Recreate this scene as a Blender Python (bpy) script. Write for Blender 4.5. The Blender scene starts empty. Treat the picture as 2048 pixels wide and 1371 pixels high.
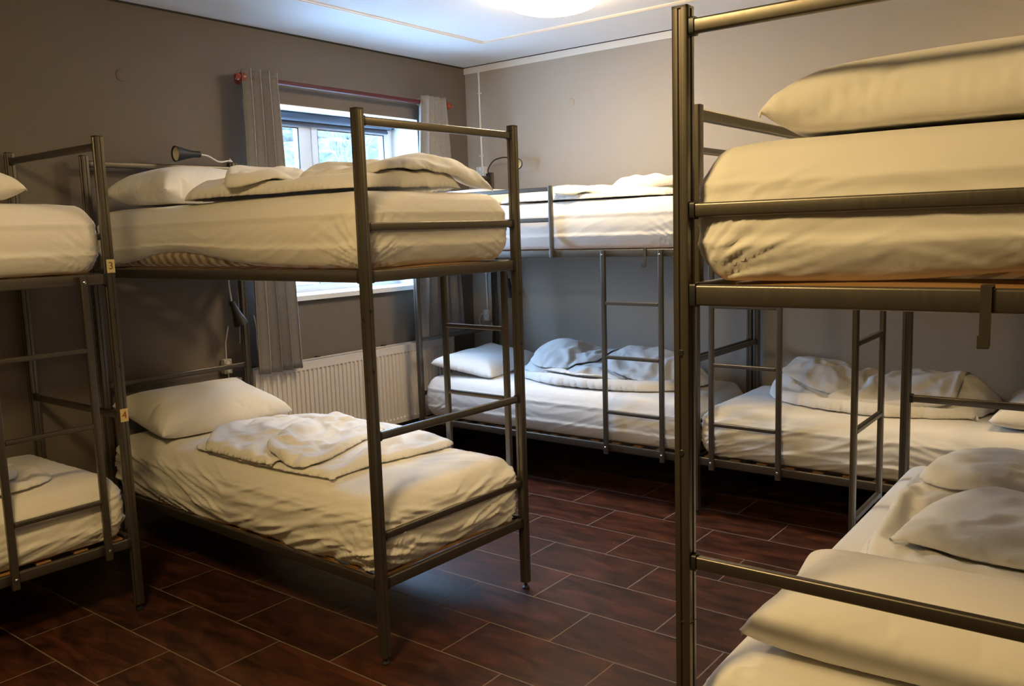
import bpy, bmesh, math, random
from mathutils import Vector, Matrix, noise
from mathutils.geometry import delaunay_2d_cdt
import numpy as np

S = bpy.context.scene
C = S.collection
PI = math.pi

# ------------------------------------------------------------------ camera
F_PX = 1723.2
cam_data = bpy.data.cameras.new('camera')
cam_data.sensor_width = 36.0
cam_data.lens = 36.0 * F_PX / 2048.0
cam_data.clip_start = 0.02
cam = bpy.data.objects.new('camera', cam_data)
C.objects.link(cam)
yaw, pitch, roll = math.radians(37.973), math.radians(7.403), math.radians(-1.807)
fwd = Vector((math.cos(yaw) * math.cos(pitch), math.sin(yaw) * math.cos(pitch), -math.sin(pitch)))
rgt = Vector((math.sin(yaw), -math.cos(yaw), 0.0))
upv = rgt.cross(fwd)
r2 = rgt * math.cos(roll) + upv * math.sin(roll)
u2 = upv * math.cos(roll) - rgt * math.sin(roll)
m3 = Matrix((r2, u2, -fwd)).transposed()
cam.matrix_world = Matrix.Translation((-5.264, -4.490, 1.621)) @ m3.to_4x4()
S.camera = cam

# ------------------------------------------------------------------ world, lights, exposure
S.view_settings.view_transform = 'Standard'
S.view_settings.look = 'None'
S.view_settings.gamma = 1.0
S.view_settings.use_curve_mapping = False
S.view_settings.exposure = 1.08

W = bpy.data.worlds.new('world')
S.world = W
W.use_nodes = True
wn = W.node_tree.nodes
bg = wn['Background']
bg.inputs['Color'].default_value = (0.40, 0.63, 1.0, 1)
bg.inputs['Strength'].default_value = 18.5

portal = bpy.data.lights.new('window_portal', 'AREA')
portal.shape = 'RECTANGLE'
portal.size = 1.5
portal.size_y = 1.2
portal.cycles.is_portal = True
po = bpy.data.objects.new('window_portal', portal)
C.objects.link(po)
po.location = (-1.3, 0.36, 1.85)
po.rotation_euler = (math.radians(-90), 0, 0)

LAMP_COL = ((1.0, 0.78, 0.48), (1.0, 0.70, 0.30))
LAMP_STRENGTH = (24.0, 43.0, 15.0)      # lamp over the far beds, lamp over the near beds


# ------------------------------------------------------------------ materials
def new_mat(name):
    m = bpy.data.materials.new(name)
    m.use_nodes = True
    nt = m.node_tree
    b = nt.nodes['Principled BSDF']
    return m, nt, b


def simple(name, col, rough=0.6, metal=0.0, bump=0.0, bscale=200.0, spec=None):
    m, nt, b = new_mat(name)
    b.inputs['Base Color'].default_value = (*col, 1)
    b.inputs['Roughness'].default_value = rough
    b.inputs['Metallic'].default_value = metal
    if spec is not None:
        b.inputs['Specular IOR Level'].default_value = spec
    if bump > 0:
        tc = nt.nodes.new('ShaderNodeTexCoord')
        no = nt.nodes.new('ShaderNodeTexNoise')
        no.inputs['Scale'].default_value = bscale
        no.inputs['Detail'].default_value = 4
        bp = nt.nodes.new('ShaderNodeBump')
        bp.inputs['Strength'].default_value = bump
        bp.inputs['Distance'].default_value = 0.002
        nt.links.new(tc.outputs['Object'], no.inputs['Vector'])
        nt.links.new(no.outputs['Fac'], bp.inputs['Height'])
        nt.links.new(bp.outputs['Normal'], b.inputs['Normal'])
    return m


def wall_mat(name, col):
    m, nt, b = new_mat(name)
    b.inputs['Roughness'].default_value = 0.75
    b.inputs['Specular IOR Level'].default_value = 0.25
    tc = nt.nodes.new('ShaderNodeTexCoord')
    no = nt.nodes.new('ShaderNodeTexNoise')
    no.inputs['Scale'].default_value = 1.4
    no.inputs['Detail'].default_value = 5
    mix = nt.nodes.new('ShaderNodeMix')
    mix.data_type = 'RGBA'
    mix.inputs[6].default_value = (*[c * 0.94 for c in col], 1)
    mix.inputs[7].default_value = (*[c * 1.06 for c in col], 1)
    nt.links.new(tc.outputs['Object'], no.inputs['Vector'])
    nt.links.new(no.outputs['Fac'], mix.inputs[0])
    nt.links.new(mix.outputs[2], b.inputs['Base Color'])
    n2 = nt.nodes.new('ShaderNodeTexNoise')
    n2.inputs['Scale'].default_value = 160
    n2.inputs['Detail'].default_value = 3
    bp = nt.nodes.new('ShaderNodeBump')
    bp.inputs['Strength'].default_value = 0.25
    bp.inputs['Distance'].default_value = 0.002
    nt.links.new(tc.outputs['Object'], n2.inputs['Vector'])
    nt.links.new(n2.outputs['Fac'], bp.inputs['Height'])
    nt.links.new(bp.outputs['Normal'], b.inputs['Normal'])
    return m


def floor_mat():
    m, nt, b = new_mat('floor_tile')
    N, Lk = nt.nodes, nt.links
    geo = N.new('ShaderNodeNewGeometry')
    sep = N.new('ShaderNodeSeparateXYZ')
    Lk.new(geo.outputs['Position'], sep.inputs[0])

    def math_(op, a, bb, c=None):
        n = N.new('ShaderNodeMath')
        n.operation = op
        for i, v in enumerate((a, bb, c)):
            if v is None:
                continue
            if isinstance(v, (int, float)):
                n.inputs[i].default_value = v
            else:
                Lk.new(v, n.inputs[i])
        return n.outputs[0]
    # rows run along y, 0.305 wide in x; tiles 0.605 long, half bond
    v = math_('DIVIDE', math_('ADD', sep.outputs['X'], 0.81 + 0.305 * 40), 0.305)
    row = math_('FLOOR', v, 0)
    fv = math_('FRACT', v, 0)
    off = math_('MULTIPLY', math_('MODULO', row, 2.0), 0.5)
    u = math_('ADD', math_('DIVIDE', math_('ADD', sep.outputs['Y'], 1.975 + 0.605 * 30), 0.605), off)
    col = math_('FLOOR', u, 0)
    fu = math_('FRACT', u, 0)
    dv = math_('MULTIPLY', math_('MINIMUM', fv, math_('SUBTRACT', 1.0, fv)), 0.305)
    du = math_('MULTIPLY', math_('MINIMUM', fu, math_('SUBTRACT', 1.0, fu)), 0.605)
    d = math_('MINIMUM', dv, du)
    ramp = N.new('ShaderNodeMapRange')
    ramp.inputs['From Min'].default_value = 0.0018
    ramp.inputs['From Max'].default_value = 0.0032
    Lk.new(d, ramp.inputs['Value'])
    grout = ramp.outputs[0]          # 0 in the joint, 1 on the tile
    # wood-like streaks along y, different in each tile
    comb = N.new('ShaderNodeCombineXYZ')
    Lk.new(math_('MULTIPLY', sep.outputs['X'], 9.0), comb.inputs[0])
    Lk.new(math_('MULTIPLY', sep.outputs['Y'], 2.6), comb.inputs[1])
    Lk.new(math_('ADD', math_('MULTIPLY', row, 7.31), math_('MULTIPLY', col, 3.17)), comb.inputs[2])
    n1 = N.new('ShaderNodeTexNoise')
    n1.inputs['Scale'].default_value = 1.6
    n1.inputs['Detail'].default_value = 8
    n1.inputs['Roughness'].default_value = 0.62
    n1.inputs['Distortion'].default_value = 0.6
    Lk.new(comb.outputs[0], n1.inputs['Vector'])
    cr = N.new('ShaderNodeValToRGB')
    el = cr.color_ramp.elements
    el[0].position = 0.32
    el[0].color = (0.018, 0.007, 0.0045, 1)
    el[1].position = 0.68
    el[1].color = (0.105, 0.033, 0.017, 1)
    e = el.new(0.5)
    e.color = (0.052, 0.018, 0.010, 1)
    Lk.new(n1.outputs['Fac'], cr.inputs[0])
    mix = N.new('ShaderNodeMix')
    mix.data_type = 'RGBA'
    mix.inputs[6].default_value = (0.20, 0.155, 0.12, 1)
    Lk.new(grout, mix.inputs[0])
    Lk.new(cr.outputs[0], mix.inputs[7])
    Lk.new(mix.outputs[2], b.inputs['Base Color'])
    rr = N.new('ShaderNodeMapRange')
    rr.inputs['To Min'].default_value = 0.7
    rr.inputs['To Max'].default_value = 0.36
    Lk.new(grout, rr.inputs['Value'])
    Lk.new(rr.outputs[0], b.inputs['Roughness'])
    b.inputs['Specular IOR Level'].default_value = 0.45
    bp = N.new('ShaderNodeBump')
    bp.inputs['Strength'].default_value = 0.5
    bp.inputs['Distance'].default_value = 0.001
    Lk.new(math_('ADD', grout, math_('MULTIPLY', n1.outputs['Fac'], 0.25)), bp.inputs['Height'])
    Lk.new(bp.outputs['Normal'], b.inputs['Normal'])
    return m


def cloth_mat(name, col, bump=0.35, fine=26.0):
    m, nt, b = new_mat(name)
    b.inputs['Base Color'].default_value = (*col, 1)
    b.inputs['Roughness'].default_value = 0.85
    b.inputs['Specular IOR Level'].default_value = 0.2
    b.inputs['Sheen Weight'].default_value = 0.15
    tc = nt.nodes.new('ShaderNodeTexCoord')
    no = nt.nodes.new('ShaderNodeTexNoise')
    no.inputs['Scale'].default_value = fine
    no.inputs['Detail'].default_value = 5
    no.inputs['Distortion'].default_value = 0.8
    bp = nt.nodes.new('ShaderNodeBump')
    bp.inputs['Strength'].default_value = bump
    bp.inputs['Distance'].default_value = 0.004
    nt.links.new(tc.outputs['Object'], no.inputs['Vector'])
    nt.links.new(no.outputs['Fac'], bp.inputs['Height'])
    nt.links.new(bp.outputs['Normal'], b.inputs['Normal'])
    return m


def metal_mat():
    m, nt, b = new_mat('brushed_steel')
    b.inputs['Base Color'].default_value = (0.135, 0.120, 0.100, 1)
    b.inputs['Metallic'].default_value = 0.8
    b.inputs['Roughness'].default_value = 0.38
    b.inputs['Coat Weight'].default_value = 0.25
    b.inputs['Coat Roughness'].default_value = 0.2
    tc = nt.nodes.new('ShaderNodeTexCoord')
    mp = nt.nodes.new('ShaderNodeMapping')
    mp.inputs['Scale'].default_value = (160, 160, 6)
    no = nt.nodes.new('ShaderNodeTexNoise')
    no.inputs['Scale'].default_value = 1.0
    no.inputs['Detail'].default_value = 3
    mr = nt.nodes.new('ShaderNodeMapRange')
    mr.inputs['To Min'].default_value = 0.28
    mr.inputs['To Max'].default_value = 0.48
    nt.links.new(tc.outputs['Object'], mp.inputs[0])
    nt.links.new(mp.outputs[0], no.inputs['Vector'])
    nt.links.new(no.outputs['Fac'], mr.inputs['Value'])
    nt.links.new(mr.outputs[0], b.inputs['Roughness'])
    return m


def wood_mat():
    m, nt, b = new_mat('beech')
    tc = nt.nodes.new('ShaderNodeTexCoord')
    mp = nt.nodes.new('ShaderNodeMapping')
    mp.inputs['Scale'].default_value = (3, 40, 40)
    no = nt.nodes.new('ShaderNodeTexNoise')
    no.inputs['Scale'].default_value = 1.0
    no.inputs['Detail'].default_value = 4
    cr = nt.nodes.new('ShaderNodeValToRGB')
    cr.color_ramp.elements[0].color = (0.30, 0.15, 0.055, 1)
    cr.color_ramp.elements[1].color = (0.46, 0.26, 0.105, 1)
    nt.links.new(tc.outputs['Object'], mp.inputs[0])
    nt.links.new(mp.outputs[0], no.inputs['Vector'])
    nt.links.new(no.outputs['Fac'], cr.inputs[0])
    nt.links.new(cr.outputs[0], b.inputs['Base Color'])
    b.inputs['Roughness'].default_value = 0.45
    return m


def ticking_mat():
    m, nt, b = new_mat('mattress_ticking')
    tc = nt.nodes.new('ShaderNodeTexCoord')
    wv = nt.nodes.new('ShaderNodeTexWave')
    wv.inputs['Scale'].default_value = 9
    wv.bands_direction = 'DIAGONAL'
    cr = nt.nodes.new('ShaderNodeValToRGB')
    cr.color_ramp.elements[0].position = 0.35
    cr.color_ramp.elements[0].color = (0.36, 0.27, 0.18, 1)
    cr.color_ramp.elements[1].position = 0.6
    cr.color_ramp.elements[1].color = (0.66, 0.58, 0.45, 1)
    nt.links.new(tc.outputs['Object'], wv.inputs['Vector'])
    nt.links.new(wv.outputs['Color'], cr.inputs[0])
    nt.links.new(cr.outputs[0], b.inputs['Base Color'])
    b.inputs['Roughness'].default_value = 0.8
    return m


def curtain_mat():
    m, nt, b = new_mat('curtain_linen')
    tc = nt.nodes.new('ShaderNodeTexCoord')
    no = nt.nodes.new('ShaderNodeTexNoise')
    no.inputs['Scale'].default_value = 60
    no.inputs['Detail'].default_value = 5
    mix = nt.nodes.new('ShaderNodeMix')
    mix.data_type = 'RGBA'
    mix.inputs[6].default_value = (0.27, 0.245, 0.215, 1)
    mix.inputs[7].default_value = (0.40, 0.37, 0.33, 1)
    nt.links.new(tc.outputs['Object'], no.inputs['Vector'])
    nt.links.new(no.outputs['Fac'], mix.inputs[0])
    nt.links.new(mix.outputs[2], b.inputs['Base Color'])
    b.inputs['Roughness'].default_value = 0.9
    b.inputs['Specular IOR Level'].default_value = 0.15
    out = nt.nodes['Material Output']
    tr = nt.nodes.new('ShaderNodeBsdfTranslucent')
    tr.inputs['Color'].default_value = (0.3, 0.3, 0.3, 1)
    ms = nt.nodes.new('ShaderNodeMixShader')
    ms.inputs[0].default_value = 0.12
    nt.links.new(b.outputs[0], ms.inputs[1])
    nt.links.new(tr.outputs[0], ms.inputs[2])
    nt.links.new(ms.outputs[0], out.inputs['Surface'])
    return m


def glass_mat():
    m = bpy.data.materials.new('window_glass')
    m.use_nodes = True
    nt = m.node_tree
    nt.nodes.clear()
    out = nt.nodes.new('ShaderNodeOutputMaterial')
    tr = nt.nodes.new('ShaderNodeBsdfTransparent')
    tr.inputs['Color'].default_value = (0.94, 0.97, 0.98, 1)
    gl = nt.nodes.new('ShaderNodeBsdfGlossy')
    gl.inputs['Roughness'].default_value = 0.02
    ms = nt.nodes.new('ShaderNodeMixShader')
    ms.inputs[0].default_value = 0.06
    nt.links.new(tr.outputs[0], ms.inputs[1])
    nt.links.new(gl.outputs[0], ms.inputs[2])
    nt.links.new(ms.outputs[0], out.inputs['Surface'])
    return m


def emit_mat(name, col, strength):
    m, nt, b = new_mat(name)
    b.inputs['Base Color'].default_value = (0.9, 0.88, 0.82, 1)
    b.inputs['Emission Color'].default_value = (*col, 1)
    b.inputs['Emission Strength'].default_value = strength
    return m


M = dict(
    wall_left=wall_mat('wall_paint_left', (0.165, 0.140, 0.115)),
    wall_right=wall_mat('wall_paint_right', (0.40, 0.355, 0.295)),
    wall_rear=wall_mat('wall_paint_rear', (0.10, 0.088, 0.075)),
    ceiling=simple('ceiling_paint', (0.73, 0.73, 0.72), 0.8, bump=0.1, bscale=90),
    trim=simple('trim_paint', (0.72, 0.68, 0.60), 0.5),
    gap=simple('shadow_gap', (0.03, 0.028, 0.025), 0.9),
    floor=floor_mat(),
    white=simple('white_lacquer', (0.78, 0.78, 0.76), 0.35),
    reveal=simple('reveal_plaster', (0.80, 0.80, 0.79), 0.7, bump=0.1, bscale=80),
    radiator=simple('radiator_enamel', (0.72, 0.66, 0.60), 0.4),
    seal=simple('window_seal', (0.03, 0.035, 0.04), 0.6),
    glass=glass_mat(),
    blind=simple('blind_fabric', (0.085, 0.10, 0.125), 0.8, bump=0.2, bscale=300),
    steel=metal_mat(),
    dark=simple('black_plastic', (0.018, 0.018, 0.018), 0.4),
    lampblack=simple('lamp_black_enamel', (0.012, 0.012, 0.013), 0.55),
    chrome=simple('bright_zinc', (0.75, 0.74, 0.72), 0.2, metal=1.0),
    brass=simple('brass_grommet', (0.5, 0.42, 0.3), 0.4, metal=0.9),
    rod=simple('varnished_red_wood', (0.085, 0.011, 0.009), 0.5),
    finial=simple('varnished_orange_wood', (0.25, 0.05, 0.018), 0.35),
    wood=wood_mat(),
    ticking=ticking_mat(),
    sheet=cloth_mat('cotton_sheet', (0.80, 0.775, 0.74), 0.25, 22),
    pillow=cloth_mat('cotton_pillowcase', (0.82, 0.795, 0.76), 0.3, 26),
    duvet=cloth_mat('cotton_duvet_cover', (0.82, 0.80, 0.775), 0.45, 34),
    curtain=curtain_mat(),
    cable=simple('white_pvc', (0.70, 0.67, 0.60), 0.5),
    socket=simple('socket_plastic', (0.72, 0.68, 0.60), 0.4),
    tag=simple('sticker_paper', (0.72, 0.58, 0.30), 0.6),
    ink=simple('sticker_ink_brown', (0.16, 0.09, 0.02), 0.6),
    inkred=simple('sticker_ink_red', (0.35, 0.06, 0.02), 0.6),
    bark=simple('frosted_bark', (0.10, 0.10, 0.095), 0.9),
    hedge=simple('frosted_hedge', (0.30, 0.42, 0.45), 0.9, bump=0.5, bscale=20),
    snow=simple('frosty_ground', (0.6, 0.66, 0.7), 0.9),
    lampinside=simple('lamp_reflector', (0.75, 0.68, 0.5), 0.4),
    bulb=simple('bulb_glass', (0.6, 0.55, 0.42), 0.2),
)


# ------------------------------------------------------------------ mesh helpers
class MB:
    def __init__(self):
        self.v = []
        self.f = []

    def add(self, vs, fs):
        o = len(self.v)
        self.v += [tuple(p) for p in vs]
        self.f += [[i + o for i in q] for q in fs]
        return self

    def box(self, x0, x1, y0, y1, z0, z1):
        vs = [(x, y, z) for z in (z0, z1) for y in (y0, y1) for x in (x0, x1)]
        fs = [(0, 2, 3, 1), (4, 5, 7, 6), (0, 1, 5, 4), (2, 6, 7, 3), (0, 4, 6, 2), (1, 3, 7, 5)]
        return self.add(vs, fs)

    def prism(self, prof, p0, p1, up=(0, 0, 1), cap=True):
        """sweep a closed 2D profile from p0 to p1"""
        p0, p1 = Vector(p0), Vector(p1)
        ax = (p1 - p0).normalized()
        up = Vector(up)
        if abs(ax.dot(up)) > 0.99:
            up = Vector((0, 1, 0))
        sx = ax.cross(up).normalized()
        sy = sx.cross(ax).normalized()
        n = len(prof)
        vs = [p + sx * a + sy * b for p in (p0, p1) for a, b in prof]
        fs = [(i, (i + 1) % n, n + (i + 1) % n, n + i) for i in range(n)]
        if cap:
            fs += [tuple(range(n - 1, -1, -1)), tuple(range(n, 2 * n))]
        return self.add(vs, fs)

    def tube(self, pts, r, n=10, cap=True):
        """round tube through points; r number or list"""
        pts = [Vector(p) for p in pts]
        rs = r if isinstance(r, (list, tuple)) else [r] * len(pts)
        ref = None
        vs, fs = [], []
        for k, p in enumerate(pts):
            if k == 0:
                t = pts[1] - p
            elif k == len(pts) - 1:
                t = p - pts[k - 1]
            else:
                t = pts[k + 1] - pts[k - 1]
            t.normalize()
            if ref is None:
                ref = Vector((0, 0, 1)) if abs(t.z) < 0.9 else Vector((1, 0, 0))
            a = t.cross(ref).normalized()
            bb = a.cross(t).normalized()
            ref = bb
            for j in range(n):
                th = 2 * PI * j / n
                vs.append(p + (a * math.cos(th) + bb * math.sin(th)) * rs[k])
        m = len(pts)
        for k in range(m - 1):
            for j in range(n):
                j2 = (j + 1) % n
                fs.append((k * n + j, k * n + j2, (k + 1) * n + j2, (k + 1) * n + j))
        if cap:
            fs += [tuple(range(n - 1, -1, -1)), tuple(range((m - 1) * n, m * n))]
        return self.add(vs, fs)

    def lathe(self, prof, o=(0, 0, 0), axis=(0, 0, 1), n=32):
        """prof: list of (r, h) along axis"""
        o = Vector(o)
        ax = Vector(axis).normalized()
        ref = Vector((0, 0, 1)) if abs(ax.z) < 0.9 else Vector((1, 0, 0))
        a = ax.cross(ref).normalized()
        bb = ax.cross(a).normalized()
        vs, fs = [], []
        for r, h in prof:
            for j in range(n):
                th = 2 * PI * j / n
                vs.append(o + ax * h + (a * math.cos(th) + bb * math.sin(th)) * max(r, 1e-5))
        for k in range(len(prof) - 1):
            for j in range(n):
                j2 = (j + 1) % n
                fs.append((k * n + j, k * n + j2, (k + 1) * n + j2, (k + 1) * n + j))
        return self.add(vs, fs)

    def build(self, name, mat, parent=None, smooth=True, angle=35):
        me = bpy.data.meshes.new(name)
        me.from_pydata(self.v, [], self.f)
        me.update()
        bm = bmesh.new()
        bm.from_mesh(me)
        bmesh.ops.recalc_face_normals(bm, faces=bm.faces)
        bm.to_mesh(me)
        bm.free()
        me.materials.append(mat)
        if smooth:
            me.shade_smooth()
            me.set_sharp_from_angle(angle=math.radians(angle))
        o = bpy.data.objects.new(name, me)
        C.objects.link(o)
        if parent:
            o.parent = parent
        return o


def rrect(w, h, r=0.004, k=3):
    pts = []
    for cx, cy, a0 in ((w / 2 - r, h / 2 - r, 0), (-w / 2 + r, h / 2 - r, 90), (-w / 2 + r, -h / 2 + r, 180), (w / 2 - r, -h / 2 + r, 270)):
        for i in range(k + 1):
            a = math.radians(a0 + 90 * i / k)
            pts.append((cx + r * math.cos(a), cy + r * math.sin(a)))
    return pts


def post_profile(s=0.036, g=0.0045, d=0.0035, r=0.004):
    """square tube with a shallow groove down each face"""
    h = s / 2
    side = [(h, -h + r), (h, -g), (h - d, -g * 0.5), (h - d, g * 0.5), (h, g), (h, h - r), (h - r * 0.3, h - r * 0.3), (h - r, h)]
    pts = []
    for q in range(4):
        a = q * PI / 2
        ca, sa = round(math.cos(a)), round(math.sin(a))
        for x, y in side[:-1]:
            pts.append((x * ca - y * sa, x * sa + y * ca))
    return pts


def empty(name, loc=(0, 0, 0), rz=0.0):
    o = bpy.data.objects.new(name, None)
    o.empty_display_size = 0.1
    C.objects.link(o)
    o.location = loc
    o.rotation_euler = (0, 0, rz)
    return o


def tag(o, label, cat, group=None):
    o['label'] = label
    o['category'] = cat
    if group:
        o['group'] = group
    return o


def struct(o):
    o['kind'] = 'structure'
    return o


# ------------------------------------------------------------------ the room
HC = 2.884
XL, YN = -6.3, -5.6
WX0, WX1, WZ0, WZ1 = -2.05, -0.556, 1.22, 2.45
REC = 0.27

struct(MB().box(XL, 0, YN, 0, -0.1, 0).build('floor', M['floor'], smooth=False))
struct(MB().box(XL - .3, .3, YN - .3, .35, HC, HC + 0.12).build('ceiling', M['ceiling'], smooth=False))
T = 0.35
mb = MB()
mb.box(XL - .3, WX0, 0, T, -0.1, HC)
mb.box(WX1, 0.3, 0, T, -0.1, HC)
mb.box(WX0, WX1, 0, T, WZ1, HC)
mb.box(WX0, WX1, 0, T, -0.1, WZ0)
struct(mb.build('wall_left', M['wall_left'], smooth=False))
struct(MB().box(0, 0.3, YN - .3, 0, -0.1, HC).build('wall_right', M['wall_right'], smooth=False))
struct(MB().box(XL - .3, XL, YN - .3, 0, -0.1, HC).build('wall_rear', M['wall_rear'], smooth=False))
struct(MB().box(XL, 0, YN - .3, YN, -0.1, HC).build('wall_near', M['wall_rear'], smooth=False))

# white crown strip on the right wall, dark shadow joint above both walls
struct(MB().box(-0.014, 0.0, YN, 0, 2.832, HC - 0.006).build('trim_1', M['trim'], smooth=False))
struct(MB().box(XL, -0.014, -0.006, 0.0, HC - 0.010, HC).build('trim_2', M['gap'], smooth=False))
struct(MB().box(-0.016, 0, YN, -0.006, HC - 0.006, HC).build('trim_3', M['gap'], smooth=False))
# rectangular batten frame on the ceiling: two thin laths side by side
mb = MB()
bx0, bx1, by0, by1 = -5.55, -0.60, -4.9, -0.675
for k, o in enumerate((0.0, 0.016)):
    z0 = HC - 0.010 + 0.003 * k
    a0, a1, b0, b1 = bx0 + o, bx1 - o, by0 + o, by1 - o
    w = 0.012
    mb.box(a0, a1, b1 - w, b1, z0, HC)
    mb.box(a0, a1, b0, b0 + w, z0, HC)
    mb.box(a1 - w, a1, b0 + w, b1 - w, z0, HC)
    mb.box(a0, a0 + w, b0 + w, b1 - w, z0, HC)
struct(mb.build('trim_4', simple('batten_paint', (0.80, 0.70, 0.58), 0.45), smooth=False))
# skirting along both walls (dark tile)
skirt = simple('dark_skirting', (0.05, 0.03, 0.022), 0.5)
struct(MB().box(XL, 0, -0.012, 0, 0, 0.07).build('baseboard_left', skirt, smooth=False))
struct(MB().box(-0.012, 0, YN, -0.012, 0, 0.07).build('baseboard_right', skirt, smooth=False))

# window: reveals, frame, sashes, sill
win = empty('window_1', ((WX0 + WX1) / 2, REC, WZ0))
struct(win)
cx = (WX0 + WX1) / 2


def wpart(mb, name, mat, parent=win, smooth=False):
    o = mb.build(name, mat, parent, smooth=smooth)
    off = Vector(win.location)
    for v in o.data.vertices:
        v.co = v.co - off
    return o


e = 0.004
mb = MB()
mb.box(WX0, WX0 + e, 0.0, REC, WZ0 + .03, WZ1)
mb.box(WX1 - e, WX1, 0.0, REC, WZ0 + .03, WZ1)
mb.box(WX0 + e, WX1 - e, 0.0, REC, WZ1 - e, WZ1)
wpart(mb, 'reveal_lining', M['reveal'])
# sill
mb = MB()
mb.box(WX0 + e, WX1 - e, -0.035, REC, WZ0 - 0.002, WZ0 + 0.030)
wpart(mb, 'window_sill', M['white'])
# fixed frame
fy0, fy1 = REC, REC + 0.06
zb, zt = WZ0 + 0.03, WZ1
mb = MB()
fr = 0.045
mb.box(WX0, WX0 + fr, fy0, fy1, zb, zt)
mb.box(WX1 - fr, WX1, fy0, fy1, zb, zt)
mb.box(WX0 + fr, WX1 - fr, fy0, fy1, zt - fr, zt)
mb.box(WX0 + fr, WX1 - fr, fy0, fy1, zb, zb + fr)
MX = -1.362
mb.box(MX - 0.028, MX + 0.028, fy0 - 0.004, fy1, zb + fr, zt - fr)
wpart(mb, 'window_frame', M['white'])
for x0, x1 in ((WX0 + fr + .003, MX - 0.031), (MX + 0.031, WX1 - fr - .003)):
    z0, z1 = zb + fr + .003, zt - fr - .003
    s = 0.048
    y0, y1 = fy0 - 0.014, fy1 - 0.012
    mb = MB()
    mb.box(x0, x0 + s, y0, y1, z0, z1)
    mb.box(x1 - s, x1, y0, y1, z0, z1)
    mb.box(x0 + s, x1 - s, y0, y1, z1 - s, z1)
    mb.box(x0 + s, x1 - s, y0, y1, z0, z0 + s)
    sash = wpart(mb, 'sash', M['white'])
    mb = MB()
    g0, g1, h0, h1 = x0 + s, x1 - s, z0 + s, z1 - s
    q = 0.007
    mb.box(g0, g0 + q, y0 + .003, y0 + .012, h0, h1)
    mb.box(g1 - q, g1, y0 + .003, y0 + .012, h0, h1)
    mb.box(g0 + q, g1 - q, y0 + .003, y0 + .012, h0, h0 + q)
    mb.box(g0 + q, g1 - q, y0 + .003, y0 + .012, h1 - q, h1)
    wpart(mb, 'glazing_seal', M['seal'], sash)
    wpart(MB().box(g0, g1, y0 + .022, y0 + .028, h0, h1), 'pane', M['glass'], sash)

# roller blind
bl = empty('roller_blind', (cx, 0.215, 2.42))
tag(bl, 'dark blue-grey roller blind rolled up at the top of the window recess', 'blind')
bx_l, bx_r = WX0 + 0.02 - cx, -0.625 - cx
MB().lathe([(0.001, bx_l), (0.030, bx_l), (0.030, bx_r), (0.001, bx_r)], (0, 0, 0), (1, 0, 0), 24).build('fabric_roll', M['blind'], bl)
MB().box(bx_l + .01, bx_r - .01, 0.020, 0.0215, -0.045, 0.0).build('blind_cloth', M['blind'], bl, smooth=False)
MB().box(bx_l + .01, bx_r - .01, 0.014, 0.027, -0.058, -0.043).build('bottom_bar', M['blind'], bl, smooth=False)
for sx in (bx_l - 0.012, bx_r):
    MB().box(sx, sx + 0.010, -0.03, 0.03, -0.03, 0.026).build('bracket', M['seal'], bl, smooth=False)

# curtain rod
RZ, RY = 2.557, -0.105
rodo = empty('curtain_rod', (-1.23, RY, RZ))
tag(rodo, 'red-brown varnished wooden curtain rod above the window', 'curtain rod')
MB().tube([(-0.885, 0, 0), (0.875, 0, 0)], 0.0145, 20).build('pole', M['rod'], rodo)
for s in (-1, 1):
    prof = [(0.001, 0), (0.016, 0), (0.026, 0.006), (0.030, 0.018), (0.026, 0.034), (0.015, 0.040), (0.019, 0.050), (0.021, 0.060), (0.014, 0.072), (0.001, 0.076)]
    MB().lathe(prof, (s * 0.865, 0, 0), (s, 0, 0), 24).build('finial', M['finial'], rodo)
    bp_ = MB()
    bp_.tube([(s * 0.845, 0.103, 0), (s * 0.845, 0.0, 0)], 0.011, 14)
    bp_.lathe([(0.001, 0), (0.026, 0), (0.026, 0.010), (0.001, 0.012)], (s * 0.845, 0.104, 0), (0, -1, 0), 20)
    bp_.lathe([(0.017, -0.012), (0.023, -0.010), (0.023, 0.010), (0.017, 0.012)], (s * 0.845, 0, 0), (1, 0, 0), 20)
    bp_.build('rod_bracket', M['finial'], rodo)


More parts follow.
